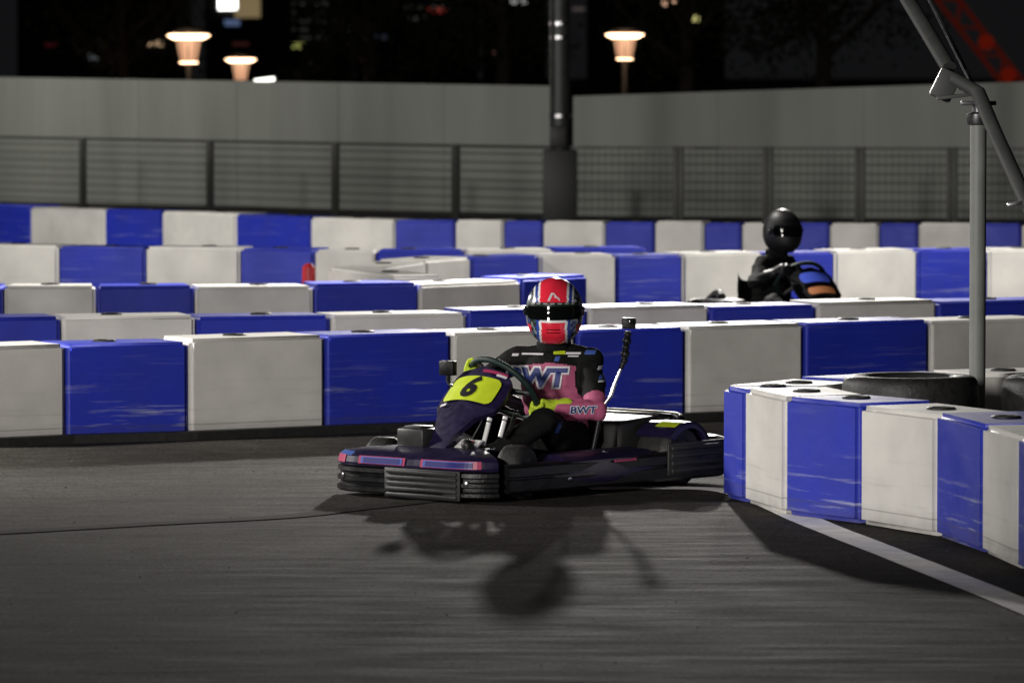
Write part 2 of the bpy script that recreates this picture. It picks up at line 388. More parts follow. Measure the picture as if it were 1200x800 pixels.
row([500, 552, 632, 722, 800, 895, 978, 1075, 1158, 1250],
    [(500, 306), (552, 302), (632, 299), (722, 299), (895, 296), (1075, 293), (1250, 291)], 'white', 'row behind the far kart', 'barrier blocks of the row behind the far kart')
row([-110, 4, 113, 228, 368, 492, 612, 690],
    [(-110, 336), (113, 336), (368, 334), (492, 332), (612, 327), (690, 323)], 'blue', 'middle row ending behind the helmet', 'barrier blocks of the middle row')
row([-75, 72, 230, 388, 548, 690, 832, 958, 1099, 1250],
    [(-75, 374), (72, 372), (388, 368), (548, 365), (832, 358), (1099, 352), (1250, 349)], 'blue', 'row just behind the long front row', 'barrier blocks of the row behind the front row')
PE, BE = row([-70, 78, 222, 382, 530, 676, 805, 943, 1090, 1235],
    [(-70, 407), (78, 402), (222, 399), (382, 394), (530, 390), (676, 386), (805, 383), (943, 379), (1090, 375), (1235, 371)], 'white', 'long front row right behind the driver', 'barrier blocks of the long front row')
# rubber kerb at the foot of the front row
bm = bmesh.new(); FP = offset_path(PE, .10, -1); FB = offset_path(PE, .012, -1)
for i in range(len(PE)-1):
    lo = [bm.verts.new((p.x, p.y, .0)) for p in (FP[i], FP[i+1], FB[i+1], FB[i])]; hi = [bm.verts.new((p.x, p.y, .045)) for p in (FP[i], FP[i+1], FB[i+1], FB[i])]
    bm.faces.new(hi)
    for k in range(4): bm.faces.new((lo[k], lo[(k+1)%4], hi[(k+1)%4], hi[k]))
bmesh.ops.remove_doubles(bm, verts=bm.verts, dist=1e-5)
tag(link('rubber_kerb', bm, M['rubber'], smooth=False), 'low black rubber strip along the foot of the long front barrier row', 'kerb')
# curved tip that closes the island behind the helmet
P = [G(500, 306, BH), G(447, 313, BH), G(520, 322, BH)]
for p in P: p.z = 0
B = offset_path(P, .38, -1)
block(P[1], P[0], B[1], B[0], 'white', 'white barrier block turned at the pointed tip behind the number plate, far side', 'barrier blocks of the far tip')
block(P[2], P[1], B[2], B[1], 'white', 'white barrier block turned at the pointed tip behind the number plate, near side', 'barrier blocks of the far tip')
# near island on the right
out = [G(1240, 431, BH), G(1085, 435, BH), G(930, 442, BH), G(846, 450, BH), G(872, 590), G(918, 604), G(1006, 615), G(1096, 630), G(1150, 649), G(1192, 668), G(1226, 690), G(1256, 716)]
for p in out: p.z = 0
inn = offset_path(out, .40, 1)
cols = ['white', 'blue', 'white', 'blue', 'white', 'blue', 'white', 'blue', 'white', 'blue', 'white']
labs = ['white barrier block at the right end of the near island rear side', 'blue barrier block behind the tyre stack on the near island',
        'white barrier block left of the tyre stacks on the near island', 'narrow looking blue barrier block at the pointed tip of the near island',
        'white barrier block beside the tip of the near island', 'scuffed blue barrier block with two whitish rub marks, front of the near island',
        'widest looking white barrier block on the front of the near island', 'blue barrier block on the near island, where the shadow meets the white line',
        'white barrier block second from the right photo edge on the near island', 'blue barrier block cut by the right photo edge on the near island',
        'white barrier block nearest the camera on the near island']
for i in range(len(out)-1):
    block(out[i], out[i+1], inn[i], inn[i+1], cols[i], labs[i], 'barrier blocks of the near island')
# tyre stacks
def tyre_bm(bm, c, R, w):
    pr = []
    for k in range(20):
        a = 2*math.pi*k/20
        x = math.cos(a); y = math.sin(a)
        sx = abs(x)**.6*(1 if x > 0 else -1); sy = abs(y)**.6*(1 if y > 0 else -1)
        pr.append((R*.78 + R*.22*sx, w/2*sy))
    lathe(bm, pr, Matrix.Translation(Vector(c)), 40, closed=True)
for j, (x, y, n_) in enumerate([(1.80, 23.05, 3), (2.50, 23.0, 3), (3.15, 23.1, 3)]):
    for k in range(n_):
        bm = bmesh.new(); tyre_bm(bm, (0,0,0), .31, .19)
        o = link('tyre', bm, M['rubber'], loc=(x + random.uniform(-.015,.015), y + random.uniform(-.015,.015), .096 + .19*k))
        tag(o, '%s black tyre of the %s stack inside the near island' % (['bottom', 'middle', 'top'][k], ['left', 'middle', 'right'][j]), 'tyre', 'tyres stacked inside the near island')
# ------------------------------------------------------------ jib crane on a stand
J = empty('camera_crane', (2.15, 23.62, 0)); tag(J, 'grey camera crane on an upright pole with a long sloping beam', 'camera crane')
def jl(px, py, Y=23.62): return AT(px, py, Y) - J.location
bm = bmesh.new(); tube(bm, [(0,0,0), (0,0,1.70)], .038, 14); link('pole', bm, M['polegrey'], J)
bm = bmesh.new(); box(bm, (0,0,.015), (.5,.5,.03), bev=.008); link('base_plate', bm, M['darksteel'], J)
bm = bmesh.new(); tube(bm, [jl(1146, 108, 23.5), jl(1168, 160, 23.3), jl(1215, 262, 22.9)], .034, 12); tube(bm, [jl(1118, 92, 23.6), jl(1146, 108, 23.5)], .03, 10); link('lower_beam', bm, M['jib'], J)
bm = bmesh.new(); tube(bm, [jl(1052, -20, 24.3), jl(1112, 80, 23.75)], .036, 12); link('upper_beam', bm, M['jib'], J)
bm = bmesh.new(); tube(bm, [jl(1075, -30, 24.4), jl(1150, 120, 23.7)], .012, 8); link('tension_cable', bm, M['darksteel'], J)
bm = bmesh.new(); box(bm, jl(1108, 100, 23.7), (.10,.09,.14), Matrix.Rotation(.45, 3, 'Y'), .01); box(bm, jl(1126, 112), (.22,.1,.018), Matrix.Rotation(-.12, 3, 'Y'), .004)
box(bm, jl(1138, 104), (.10,.08,.06), Matrix.Rotation(.5, 3, 'Y'), .008); link('pivot_bracket', bm, M['jib'], J)
bm = bmesh.new(); lathe(bm, [(.05, 1.69), (.055, 1.70), (.055, 1.74), (.03, 1.75), (.03, 1.80)], None, 16); box(bm, (0,0,1.79), (.16,.05,.02), bev=.003); link('pan_head', bm, M['darksteel'], J)
bm = bmesh.new(); box(bm, jl(1193, 238, 23.0), (.10,.06,.016), Matrix.Rotation(-.2, 3, 'Y'), .003); link('clamp', bm, M['steel'], J)
# ------------------------------------------------------------ wall and mesh fence
def wallseg(name, x0, y0, x1, y1, Y0, Y1, label):
    A = AT(x0, y0, Y0); B_ = AT(x1, y1, Y1); bm = bmesh.new(); n = 1
    r = [bm.verts.new(p) for p in ((A.x, A.y, 0), (B_.x, B_.y, 0), (B_.x, B_.y+.25, 0), (A.x, A.y+.25, 0), (A.x, A.y, A.z), (B_.x, B_.y, B_.z), (B_.x, B_.y+.25, B_.z), (A.x, A.y+.25, A.z))]
    for f in ((0,1,2,3), (4,5,6,7), (0,1,5,4), (1,2,6,5), (2,3,7,6), (3,0,4,7)): bm.faces.new([r[i] for i in f])
    o = link(name, bm, M['wall'], smooth=False); tag(o, label, 'wall')
    b2 = bmesh.new(); L_ = (B_-A).length; k = 0     # joint battens of the panels
    nn = max(2, int(L_/1.8))
    for i in range(1, nn):
        p = A.lerp(B_, i/nn); box(b2, (p.x, p.y-.006, p.z/2), (.035, .008, p.z-.02))
    link('joint_strip', b2, M['wall'], o, smooth=False)
wallseg('wall', -160, 88, 648, 101, 80, 71, 'long pale grey panel wall at left behind the mesh fence')
wallseg('wall', 672, 113, 1360, 91, 70, 68, 'pale grey panel wall at right of the dark mast behind the mesh fence')
posts = [-52, 97, 246, 393, 534, 664, 795, 900, 1008, 1116, 1225]
def ft(x): return 158 + 13*min(1, max(0, (x+60)/700)) if x < 640 else 171 + (x-640)*.003
FH = 1.05
FPs = [G(x, ft(x), FH) for x in posts]
for p in FPs: p.z = 0
for i in range(len(FPs)-1):
    a, b = FPs[i], FPs[i+1]; L_ = (b-a).length; an = math.atan2(b.y-a.y, b.x-a.x)
    t = empty('fence_panel', a, an); tag(t, '%s mesh fence panel from the left in front of the pale wall' % ORD[i], 'fence', 'mesh fence panels along the wall')
    bm = bmesh.new()
    for z in (.06, .17, .28, .39, .5, .61, .72, .83, .94): tube(bm, [(.06,0,z), (L_-.06,0,z)], .0075, 5)
    n = int(L_/.09)
    for k in range(1, n): tube(bm, [(.06+(L_-.12)*k/n, .008, .06), (.06+(L_-.12)*k/n, .008, FH-.03)], .003, 4)
    link('wire_mesh', bm, M['mesh'], t)
    bm = bmesh.new(); box(bm, (L_/2, 0, FH-.02), (L_-.14, .035, .035)); link('top_rail', bm, M['post'], t)
    for xx in (.035, L_-.035):
        bm = bmesh.new(); box(bm, (xx, 0, FH/2), (.06, .05, FH), bev=.006); link('post', bm, M['post'], t)
# ------------------------------------------------------------ dark mast
mp_ = AT(656, 200, 60); T = empty('lamp_mast', (mp_.x, mp_.y, 0)); tag(T, 'tall dark grey mast with metal bands and dark boxes at its foot', 'mast')
bm = bmesh.new(); tube(bm, [(0,0,0), (0,0,2), (-.03,0,9)], [.12, .12, .10], 20); link('pole', bm, M['mast'], T)
for (y, r) in ((28, .124), (44, .124), (136, .13), (241, .13)):
    z = AT(656, y, 60).z
    bm = bmesh.new(); lathe(bm, [(.10, z-.02), (r, z-.02), (r, z+.02), (.10, z+.02)], None, 20); link('metal_band', bm, M['steel'], T)
bm = bmesh.new(); box(bm, (.0, -.17, .55), (.40, .2, 1.0), bev=.02); link('cabinet', bm, M['cabinet'], T)
bm = bmesh.new(); box(bm, (-.02, -.14, 1.2), (.20, .12, .26), bev=.015); link('cabinet', bm, M['cabinet'], T)
# ------------------------------------------------------------ lantern street lamps
M['lampglow'] = emis('lamp_glow', (1, .62, .36), 7.0)
M['lampglass'] = emis('lamp_glass', (1, .50, .28), .75)
def lantern(px, py, Y, k, label, glow=1.0):
    p = AT(px, py, Y); t = empty('street_lamp', (p.x, p.y, 0)); tag(t, label, 'street lamp', 'lantern street lamps beyond the wall')
    z = p.z
    bm = bmesh.new(); tube(bm, [(0,0,0), (0,0,z-.30*k)], [.09, .05], 12); link('pole', bm, M['cabinet'], t)
    bm = bmesh.new(); lathe(bm, [(.15*k, z-.30*k), (.22*k, z+.08*k)], None, 24); g = link('lamp_shade', bm, M['lampglass'], t)
    bm = bmesh.new()
    for i in range(8):
        a = i*math.pi/4; tube(bm, [(.155*k*math.cos(a), .155*k*math.sin(a), z-.30*k), (.226*k*math.cos(a), .226*k*math.sin(a), z+.08*k)], .012*k, 5)
    link('rib', bm, M['cabinet'], g)
    bm = bmesh.new(); lathe(bm, [(.27*k, z+.10*k), (.40*k, z+.17*k), (.38*k, z+.19*k), (.30*k, z+.20*k)], None, 32); link('reflector_ring', bm, M['lampglow'], t)
    bm = bmesh.new(); lathe(bm, [(.17*k, z-.34*k), (.16*k, z-.31*k)], None, 20); link('base_ring', bm, M['lampglow'] if glow > .9 else M['lampglass'], t)
    bm = bmesh.new(); lathe(bm, [(.34*k, z+.22*k), (.30*k, z+.30*k), (.05*k, z+.36*k)], None, 24); link('cap', bm, M['cabinet'], t)
    l = bpy.data.lights.new('lamp_light', 'POINT'); l.energy = 60; l.color = (1, .6, .35); l.shadow_soft_size = .3
    lo = bpy.data.objects.new('lamp_light', l); COL.objects.link(lo); lo.parent = t; lo.location = (0, -.55*k, z+.05)
lantern(221, 53, 95, 1.0, 'lit lantern street lamp beyond the wall, larger of the two at left')
lantern(282, 78, 125, .95, 'smaller lit lantern street lamp beyond the wall just right of the bigger one', .5)
lantern(732, 51, 95, .9, 'lit lantern street lamp beyond the wall right of the dark mast')
# ------------------------------------------------------------ far buildings with lit windows
def building(x0, x1, ytop, Y, label, lights, grid=None):
    a = AT(x0, ytop, Y); b = AT(x1, ytop, Y); c = (a+b)/2; w = b.x - a.x; h = a.z
    t = empty('office_building', (c.x, Y+10, 0)); tag(t, label, 'building', 'dark buildings far beyond the wall')
    bm = bmesh.new(); box(bm, (0, 0, h/2), (w, 20, h)); box(bm, (w*.1, 2, h+1.2), (w*.3, 8, 2.4)); link('wall', bm, M['facade'], t, smooth=False)
    for (px, py, ww, hh, col, s) in lights:
        p = AT(px, py, Y); sc = Y/F
        bm = bmesh.new(); box(bm, (p.x-c.x, -10.05, p.z), (ww*sc, .12, hh*sc)); 
        link('window', bm, emis('window_light', col, s), t, smooth=False)
    if grid:
        gx0, gx1, gy0, gy1, nx, ny, col = grid; m = emis('dim_window_light', col, .09); m2 = emis('faint_window_light', col, .035)
        for i in range(nx):
            for j in range(ny):
                if random.random() < .3: continue
                p = AT(gx0+(gx1-gx0)*(i+.5)/nx, gy0+(gy1-gy0)*(j+.5)/ny, Y); sc = Y/F
                bm = bmesh.new(); box(bm, (p.x-c.x, -10.05, p.z), ((gx1-gx0)/nx*.72*sc, .12, 3.2*sc)); link('window', bm, random.choice([m, m2, m2]), t, smooth=False)
building(240, 330, -70, 420, 'dark building with a bright white lit window above the left street lamps',
    [(267, 5, 22, 13, (1, .97, .95), 5), (290, 9, 30, 24, (.8, .6, .3), .22), (272, 27, 18, 7, (.3, .42, .8), .22), (282, 52, 20, 4, (.4, .12, .1), .06)])
building(326, 410, -90, 1000, 'tall far building with rows of dim windows left of centre',
    [(348, 54, 18, 6, (.7, .75, .2), .35)], (330, 405, -20, 50, 4, 7, (.6, .62, .5)))
building(415, 560, -40, 900, 'far dark building with a red light and few dim windows',
    [(513, 12, 22, 6, (.8, .1, .08), .22), (415, 34, 14, 4, (.5, .5, .5), .12), (443, 44, 20, 5, (.3, .35, .5), .05), (490, 22, 20, 5, (.5, .5, .4), .06)], (470, 560, -20, 14, 3, 3, (.5, .5, .42)))
building(565, 640, -30, 700, 'far dark building beside the mast with two reddish windows',
    [(583, 61, 22, 5, (.8, .35, .25), .16), (590, 71, 18, 5, (.8, .35, .25), .16), (609, 2, 20, 6, (.7, .72, .7), .4)])
building(690, 850, -60, 800, 'wide dark building behind the right street lamp with small warm windows',
    [(786, 4, 20, 7, (1, .6, .4), 1.6), (803, 23, 8, 5, (.75, .7, .25), .5), (813, 22, 12, 6, (.85, .8, .3), .8), (678, 11, 14, 4, (.4, .3, .3), .15)])
building(20, 205, -30, 380, 'dark building at far left with a small orange window',
    [(180, 51, 22, 6, (1, .68, .4), .9), (112, 64, 17, 12, (.5, .58, .62), .10), (155, 51, 22, 5, (.3, .3, .35), .04), (60, 53, 14, 4, (.5, .05, .08), .05)])
# low parked service van light bar behind the wall
lp = AT(310, 94, 84); t = empty('light_box', (lp.x, lp.y, 0)); tag(t, 'small white lit sign bar just above the wall below the street lamp', 'sign')
bm = bmesh.new(); tube(bm, [(0,0,0), (0,0,lp.z-.04)], .03, 8); link('pole', bm, M['cabinet'], t)
bm = bmesh.new(); box(bm, (0,-.02,lp.z), (.33,.06,.06), Matrix.Rotation(-.12, 3, 'Y')); link('lit_panel', bm, emis('sign_light', (1, 1, .9), 3.5), t)
bm = bmesh.new(); box(bm, (0,.04,lp.z), (.37,.05,.09), Matrix.Rotation(-.12, 3, 'Y')); link('housing', bm, M['cabinet'], t)
# red lit crane boom far right
a = AT(1092, -25, 260); b = AT(1196, 108, 260); t = empty('red_crane', (b.x, 260, 0)); tag(t, 'dim red lit lattice crane boom rising beyond the wall at right', 'crane')
off = Vector((b.x, 260, 0)); m = emis('red_lit_steel', (.8, .07, .03), .04); m_s = emis('red_lamp', (1, .06, .02), .07)
u = (b-a).normalized(); n = Vector((u.z, 0, -u.x))
bm = bmesh.new()
for s in (-.45, .45):
    for d in (0, .7): tube(bm, [a-off+n*s+Vector((0,d,0)), b-off+n*s+Vector((0,d,0))], .10, 6)
L_ = (b-a).length; k = 0; q = 0
while q < L_-.9:
    for d in (0, .7): tube(bm, [a-off+u*q+n*.45*(1 if k%2 else -1)+Vector((0,d,0)), a-off+u*(q+.9)+n*.45*(-1 if k%2 else 1)+Vector((0,d,0))], .06, 5)
    q += .9; k += 1
link('boom', bm, m, t)
bm = bmesh.new(); tube(bm, [b-off, Vector((.6, .35, 0))], .35, 8); link('mast', bm, M['cabinet'], t)
for (px, py) in ((1156, 50), (1182, 88)):
    p = AT(px, py, 259.6)-off; bm = bmesh.new(); bmesh.ops.create_uvsphere(bm, u_segments=12, v_segments=8, radius=.4, matrix=Matrix.Translation(p)); link('red_lamp', bm, m_s, t)
# ------------------------------------------------------------ trees beyond the wall
def tree(px, Y, h, r, label):
    x = (px-600)/F*Y; t = empty('tree', (x, Y, 0)); tag(t, label, 'tree', 'dark trees beyond the wall')
    bm = bmesh.new(); tube(bm, [(0,0,0), (.1,0,h*.3), (.05,.1,h*.6), (0,0,h*.85)], [.22, .17, .11, .04], 10)
    for k in range(7):
        a = random.uniform(0, 6.28); z0 = h*random.uniform(.3, .6); tube(bm, [(.08,.03,z0), (math.cos(a)*r*.4, math.sin(a)*r*.4, z0+r*.3), (math.cos(a)*r*.75, math.sin(a)*r*.75, z0+r*.7)], [.09,.06,.02], 6)
    link('trunk', bm, M['bark'], t)
    bm = bmesh.new()
    for c in range(38):
        a = random.uniform(0, 6.28); rr = r*random.uniform(.15, .85); cz = h*random.uniform(.32, .95); c0 = Vector((math.cos(a)*rr, math.sin(a)*rr, cz))
        for k in range(80):
            p = c0 + Vector([random.gauss(0, r*.14) for _ in range(3)]); u_ = Vector([random.gauss(0,1) for _ in range(3)]).normalized(); w_ = u_.orthogonal().normalized()
            s = random.uniform(.05, .11)
            bm.faces.new([bm.verts.new(p+u_*s), bm.verts.new(p+w_*s*.6), bm.verts.new(p-u_*s), bm.verts.new(p-w_*s*.6)])
    link('crown', bm, M['leaf'], t, smooth=False)
tree(800, 112, 6.5, 2.2, 'dark leafy tree right of the lit lantern beyond the wall')
tree(585, 118, 7.0, 2.0, 'dark leafy tree just left of the mast beyond the wall')
tree(140, 130, 6.0, 2.4, 'dark leafy tree left of the bigger left lantern beyond the wall')
tree(960, 116, 7.5, 2.8, 'dark leafy tree beyond the wall between the lantern and the crane')
tree(430, 122, 5.5, 2.2, 'dark leafy tree beyond the wall under the dim window rows')
# small red marker post between the barrier rows at left
mpx = G(362, 396, .0); t = empty('marker_post', (mpx.x, mpx.y, 0)); tag(t, 'small red marker post standing behind the middle barrier row at left', 'marker post')
s_ = 1.92/ (352-88); 
bm = bmesh.new(); lathe(bm, [(.14, 0), (.14, .03), (.055, .05), (.048, .52), (.02, .545)], None, 20); link('post', bm, M['cone'], t)
bm = bmesh.new(); lathe(bm, [(.053, .22), (.054, .23), (.052, .29), (.050, .29)], None, 20); link('reflective_band', bm, M['whiteprint'], t)
# ============================================================ kart
CA, SA = math.cos(math.radians(50)), math.sin(math.radians(50))
def rr_path(hx, hyf, hyr, r, n=9):
    """rounded rectangle round the kart, counterclockwise from the rear centre via right side"""
    f = r*1.15
    cs = [(-hx+r, -hyr+r, 180, 270, r), (hx-f, -hyf+f, 270, 360, f), (hx-f, hyf-f, 0, 90, f), (-hx+r, hyr-r, 90, 180, r)]
    P = []
    for ci, (cx, cy, a0, a1, r) in enumerate(cs):
        for k in range(n):
            a = math.radians(a0+(a1-a0)*k/(n-1)); P.append((Vector((cx+r*math.cos(a), cy+r*math.sin(a), 0)), Vector((math.cos(a), math.sin(a), 0))))
    return P
PATH = rr_path(.84, .47, .53, .17)
# indices: right rear corner 0-8, right front 9-17, left front 18-26, left rear 27-35
def resamp(sec, n=40):
    L = [0]
    for (a, _), (b, _) in zip(sec, sec[1:]): L.append(L[-1] + (b-a).length)
    out = []
    for i in range(n+1):
        d = L[-1]*i/n
        for k in range(len(L)-1):
            if d <= L[k+1] + 1e-9:
                f = (d-L[k])/max(1e-9, L[k+1]-L[k]); out.append((sec[k][0].lerp(sec[k+1][0], f), sec[k][1].lerp(sec[k+1][1], f).normalized())); break
    return out
def sweep(bm, sec, prof, n=40):
    R = resamp(sec, n); rings = [[bm.verts.new(p + nn*o + Vector((0,0,z))) for (o, z) in prof] for p, nn in R]; m = len(prof)
    for a, b in zip(rings, rings[1:]):
        for k in range(m): bm.faces.new((a[k], a[(k+1)%m], b[(k+1)%m], b[k]))
    bm.faces.new(rings[0][::-1]); bm.faces.new(rings[-1])
FRONT = PATH[12:24]; LEFT = PATH[24:30]; RIGHT = PATH[6:12]; REAR = PATH[30:36] + PATH[0:6]
def wheel(root, x, y, r, w, steer=0):
    t = empty('wheel', (x, y, r), steer); t.parent = root
    Mx = Matrix.Rotation(math.pi/2, 4, 'X')
    bm = bmesh.new(); lathe(bm, [(r*.56, -w/2), (r*.86, -w/2), (r*.97, -w*.40), (r, -w*.25), (r, w*.25), (r*.97, w*.40), (r*.86, w/2), (r*.56, w/2)], Mx, 36, closed=True); link('tyre', bm, M['rubber'], t)
    bm = bmesh.new(); lathe(bm, [(r*.57, -w*.47), (r*.52, -w*.42), (r*.40, -w*.2), (r*.40, w*.2), (r*.52, w*.42), (r*.57, w*.47), (r*.50, w*.40), (r*.15, w*.15), (r*.12, w*.3), (.02, w*.3)], Mx, 24); link('rim', bm, M['darksteel'], t)
def mkkart(loc, rz, label, body, plate=True, decals=True):
    K = empty('go_kart', loc, rz); tag(K, label, 'go-kart')
    ribs = [(.0,.05), (.05,.045), (.062,.055), (.062,.072), (.042,.082), (.042,.098), (.06,.106), (.06,.124), (.042,.132), (.042,.148), (.058,.156), (.056,.176), (.0,.185)]
    for nm, sec, m in (('front_bumper', FRONT, M['black']), ('side_pod', LEFT, M['black']), ('side_pod', RIGHT, M['black'])):
        bm = bmesh.new(); sweep(bm, sec, [(.0,.045), (.045,.04), (.058,.052), (.060,.10), (.050,.106), (.050,.112), (.060,.118), (.056,.155), (.040,.168), (.0,.172)] if nm == 'side_pod' else [(o, z*.86-.018) for o, z in ribs]); link(nm, bm, m, K, ang=30)
    bm = bmesh.new(); sweep(bm, REAR, [(-.02,.06), (.045,.055), (.058,.07), (.060,.14), (.052,.148), (.052,.16), (.060,.168), (.058,.215), (.02,.225), (-.02,.22)]); link('rear_bumper', bm, M['scuffed'], K, ang=30)
    bm = bmesh.new()   # slotted panel on the front bumper
    for i in range(5): box(bm, (.902, .125, .025+.026*i), (.02, .42, .018), bev=.005)
    box(bm, (.896, .125, .077), (.012, .45, .135), bev=.005); link('bumper_panel', bm, M['scuffed'], K)
    bm = bmesh.new()   # rear corner panel with ribs
    for i in range(4): box(bm, (-.55, .583, .085+.035*i), (.42, .018, .020), bev=.004)
    box(bm, (-.55, .576, .14), (.46, .012, .15), bev=.005); link('rear_side_panel', bm, M['scuffed'], K)
    # nose fairing
    fp = [(-.02,.135), (.045,.142), (.052,.157), (.045,.184), (.015,.202), (-.10,.218), (-.24,.226), (-.24,.214), (-.1,.206), (-.02,.18)]
    bm = bmesh.new(); sweep(bm, FRONT, fp); nf = link('nose_fairing', bm, body, K, ang=35)
    bm = bmesh.new(); box(bm, (.46, 0, .214), (.32, .46, .018), bev=.006); link('top_panel', bm, M['black'], K)
    if decals:
        R = resamp(FRONT, 60)
        bvh = None
        def quadstrip(y0, y1, o0, z0, o1, z1, m):
            b = bmesh.new(); prev = None
            for p, nn in R:
                if p.y < y0 or p.y > y1: continue
                a_ = b.verts.new(p+nn*o0+Vector((0,0,z0))); c_ = b.verts.new(p+nn*o1+Vector((0,0,z1)))
                if prev: b.faces.new((prev[0], prev[1], c_, a_))
                prev = (a_, c_)
            link('decal', b, m, nf, smooth=False)
        for (y0, y1) in ((-.24, -.01), (.13, .37)):
            quadstrip(y0-.03, y1+.03, .0565, .154, .0475, .189, M['pinkline'])
            quadstrip(y0-.012, y1+.012, .0580, .157, .0505, .186, M['cyanline'])
            quadstrip(y0, y1, .0590, .161, .0530, .182, M['bluefill'])
        quadstrip(-.46, -.34, .0565, .154, .0475, .189, M['pinkline'])
        quadstrip(-.45, -.30, .046, .187, .020, .204, M['cyanline'])
    for (p_, nn_) in (resamp(FRONT, 8)[1], resamp(FRONT, 8)[7], resamp(LEFT, 8)[2], resamp(LEFT, 8)[6]):
        b = bmesh.new(); c_ = p_ + nn_*.056 + Vector((0, 0, .09)); Mx_ = Matrix.Translation(c_) @ nn_.to_track_quat('Z', 'Y').to_matrix().to_4x4()
        lathe(b, [(.014, 0), (.014, .006), (.008, .009)], Mx_, 12); link('bolt', b, M['steel'], K)
    # floor and frame
    bm = bmesh.new(); box(bm, (.25, 0, .05), (1.0, .50, .012), bev=.003); link('floor_pan', bm, M['darksteel'], K)
    bm = bmesh.new()
    for s in (-1, 1):
        tube(bm, smoothpath([(.80, .25*s, .08), (.45, .27*s, .07), (-.1, .33*s, .07), (-.80, .30*s, .09)]), .016, 8)
        tube(bm, smoothpath([(.5, .30*s, .09), (.45, .52*s, .10), (-.2, .52*s, .10), (-.3, .33*s, .08)]), .014, 8)
    for x in (.62, .1, -.35, -.78): tube(bm, [(x, -.31, .08), (x, .31, .08)], .014, 8)
    link('chassis', bm, M['darksteel'], K)
    for (x, y, r, w, st) in ((.56, .40, .125, .12, .28), (.56, -.40, .125, .12, .28), (-.52, .42, .142, .19, 0), (-.52, -.42, .142, .19, 0)): wheel(K, x, y, r, w, st)
    bm = bmesh.new(); tube(bm, [(-.52, -.5, .14), (-.52, .5, .14)], .02, 10); link('rear_axle', bm, M['steel'], K)
    # left side pod cover
    for s in (1, -1):
        bm = bmesh.new()
        pr = [(.40,.06), (.555,.06), (.565,.10), (.55,.165), (.50,.195), (.40,.20)]
        rings = [[bm.verts.new((x, s*(y*(1-.0*k)-dy), z*(zs))) for (y, z) in pr] for k, (x, dy, zs) in enumerate(((.40, .06, .85), (.36, .02, .98), (.1, 0, 1), (-.22, 0, 1.0), (-.30, .02, .95)))]
        for a_, b_ in zip(rings, rings[1:]):
            for k in range(6): bm.faces.new((a_[k], a_[(k+1)%6], b_[(k+1)%6], b_[k]))
        bm.faces.new(rings[0][::-1]); bm.faces.new(rings[-1])
        pod = link('side_pod_cover', bm, body, K, ang=30)
        if decals and s == 1:
            b = bmesh.new(); box(b, (-.02, .5655, .155), (.16, .003, .012)); link('decal', b, M['pinkline'], pod)
    # rear fenders
    for s in (1, -1):
        bm = bmesh.new(); prev = None; rings = []
        for k in range(13):
            a_ = math.radians(-10 + 150*k/12); c_ = Vector((-.52, 0, .14)); d_ = Vector((-math.cos(a_), 0, math.sin(a_)))
            rk = .175 + .02*math.cos(a_*1.5)
            rings.append([bm.verts.new(c_ + d_*q + Vector((0, yy*s, 0))) for (q, yy) in ((rk, .32), (rk, .53), (rk-.008, .535), (rk-.03, .535), (rk-.03, .53), (rk-.012, .32))])
        for a_, b_ in zip(rings, rings[1:]):
            for k in range(6): bm.faces.new((a_[k], a_[(k+1)%6], b_[(k+1)%6], b_[k]))
        bm.faces.new(rings[0][::-1]); bm.faces.new(rings[-1]); fd = link('rear_fender', bm, body, K, ang=35)
        if s == 1 and plate:
            b = bmesh.new(); rg = []
            for k in range(6):
                a_ = math.radians(84 + 34*k/5); d_ = Vector((-math.cos(a_), 0, math.sin(a_))); rk = .175 + .02*math.cos(a_*1.5) + .004
                rg.append([b.verts.new(Vector((-.52,0,.14)) + d_*rk + Vector((0,yy,0))) for yy in (.40, .52)])
            for p_, q_ in zip(rg, rg[1:]): b.faces.new((p_[0], p_[1], q_[1], q_[0]))
            link('number_patch', b, M['yellow'], fd)
    bm = bmesh.new()   # fender side skirt
    # rear engine cover, hoop, engine, tank
    bm = bmesh.new(); box(bm, (-.47, -.02, .225), (.30, .62, .17), Matrix.Rotation(.06, 3, 'Y'), .02, 3); link('engine_cover', bm, M['tankgrey'], K)
    bm = bmesh.new(); tube(bm, smoothpath([(-.60, .36, .12), (-.66, .37, .27), (-.72, .33, .305), (-.76, .2, .31), (-.76, -.2, .31), (-.72, -.33, .305), (-.66, -.37, .27), (-.60, -.36, .12)]), .019, 10); link('rear_hoop', bm, M['black'], K)
    bm = bmesh.new(); box(bm, (-.70, 0, .312), (.16, .56, .02), Matrix.Rotation(-.1, 3, 'Y'), .008); link('rear_shelf', bm, M['black'], K)
    bm = bmesh.new(); tube(bm, [(-.73, .30, .30), (-.66, .36, .20)], .012, 8); tube(bm, [(-.73, -.30, .30), (-.66, -.36, .20)], .012, 8); link('hoop_strut', bm, M['steel'], K)
    bm = bmesh.new(); box(bm, (-.16, -.40, .24), (.26, .20, .22), bev=.02)
    for i in range(7): box(bm, (-.16, -.40, .16+.025*i), (.29, .23, .008))
    tube(bm, smoothpath([(-.2, -.4, .36), (-.3, -.38, .38), (-.5, -.35, .30)]), .03, 12); link('engine', bm, M['darksteel'], K)
    bm = bmesh.new(); box(bm, (.60, -.15, .262), (.14, .16, .085), bev=.012); box(bm, (.60, -.15, .309), (.10, .10, .012), bev=.004); link('front_box', bm, M['tankgrey'], K)
    # seat shell
    bm = bmesh.new(); prof = [(.16, .08, .13), (.0, .055, .17), (-.18, .05, .19), (-.30, .09, .20), (-.37, .20, .20), (-.41, .34, .185), (-.44, .46, .16)]
    rings = []
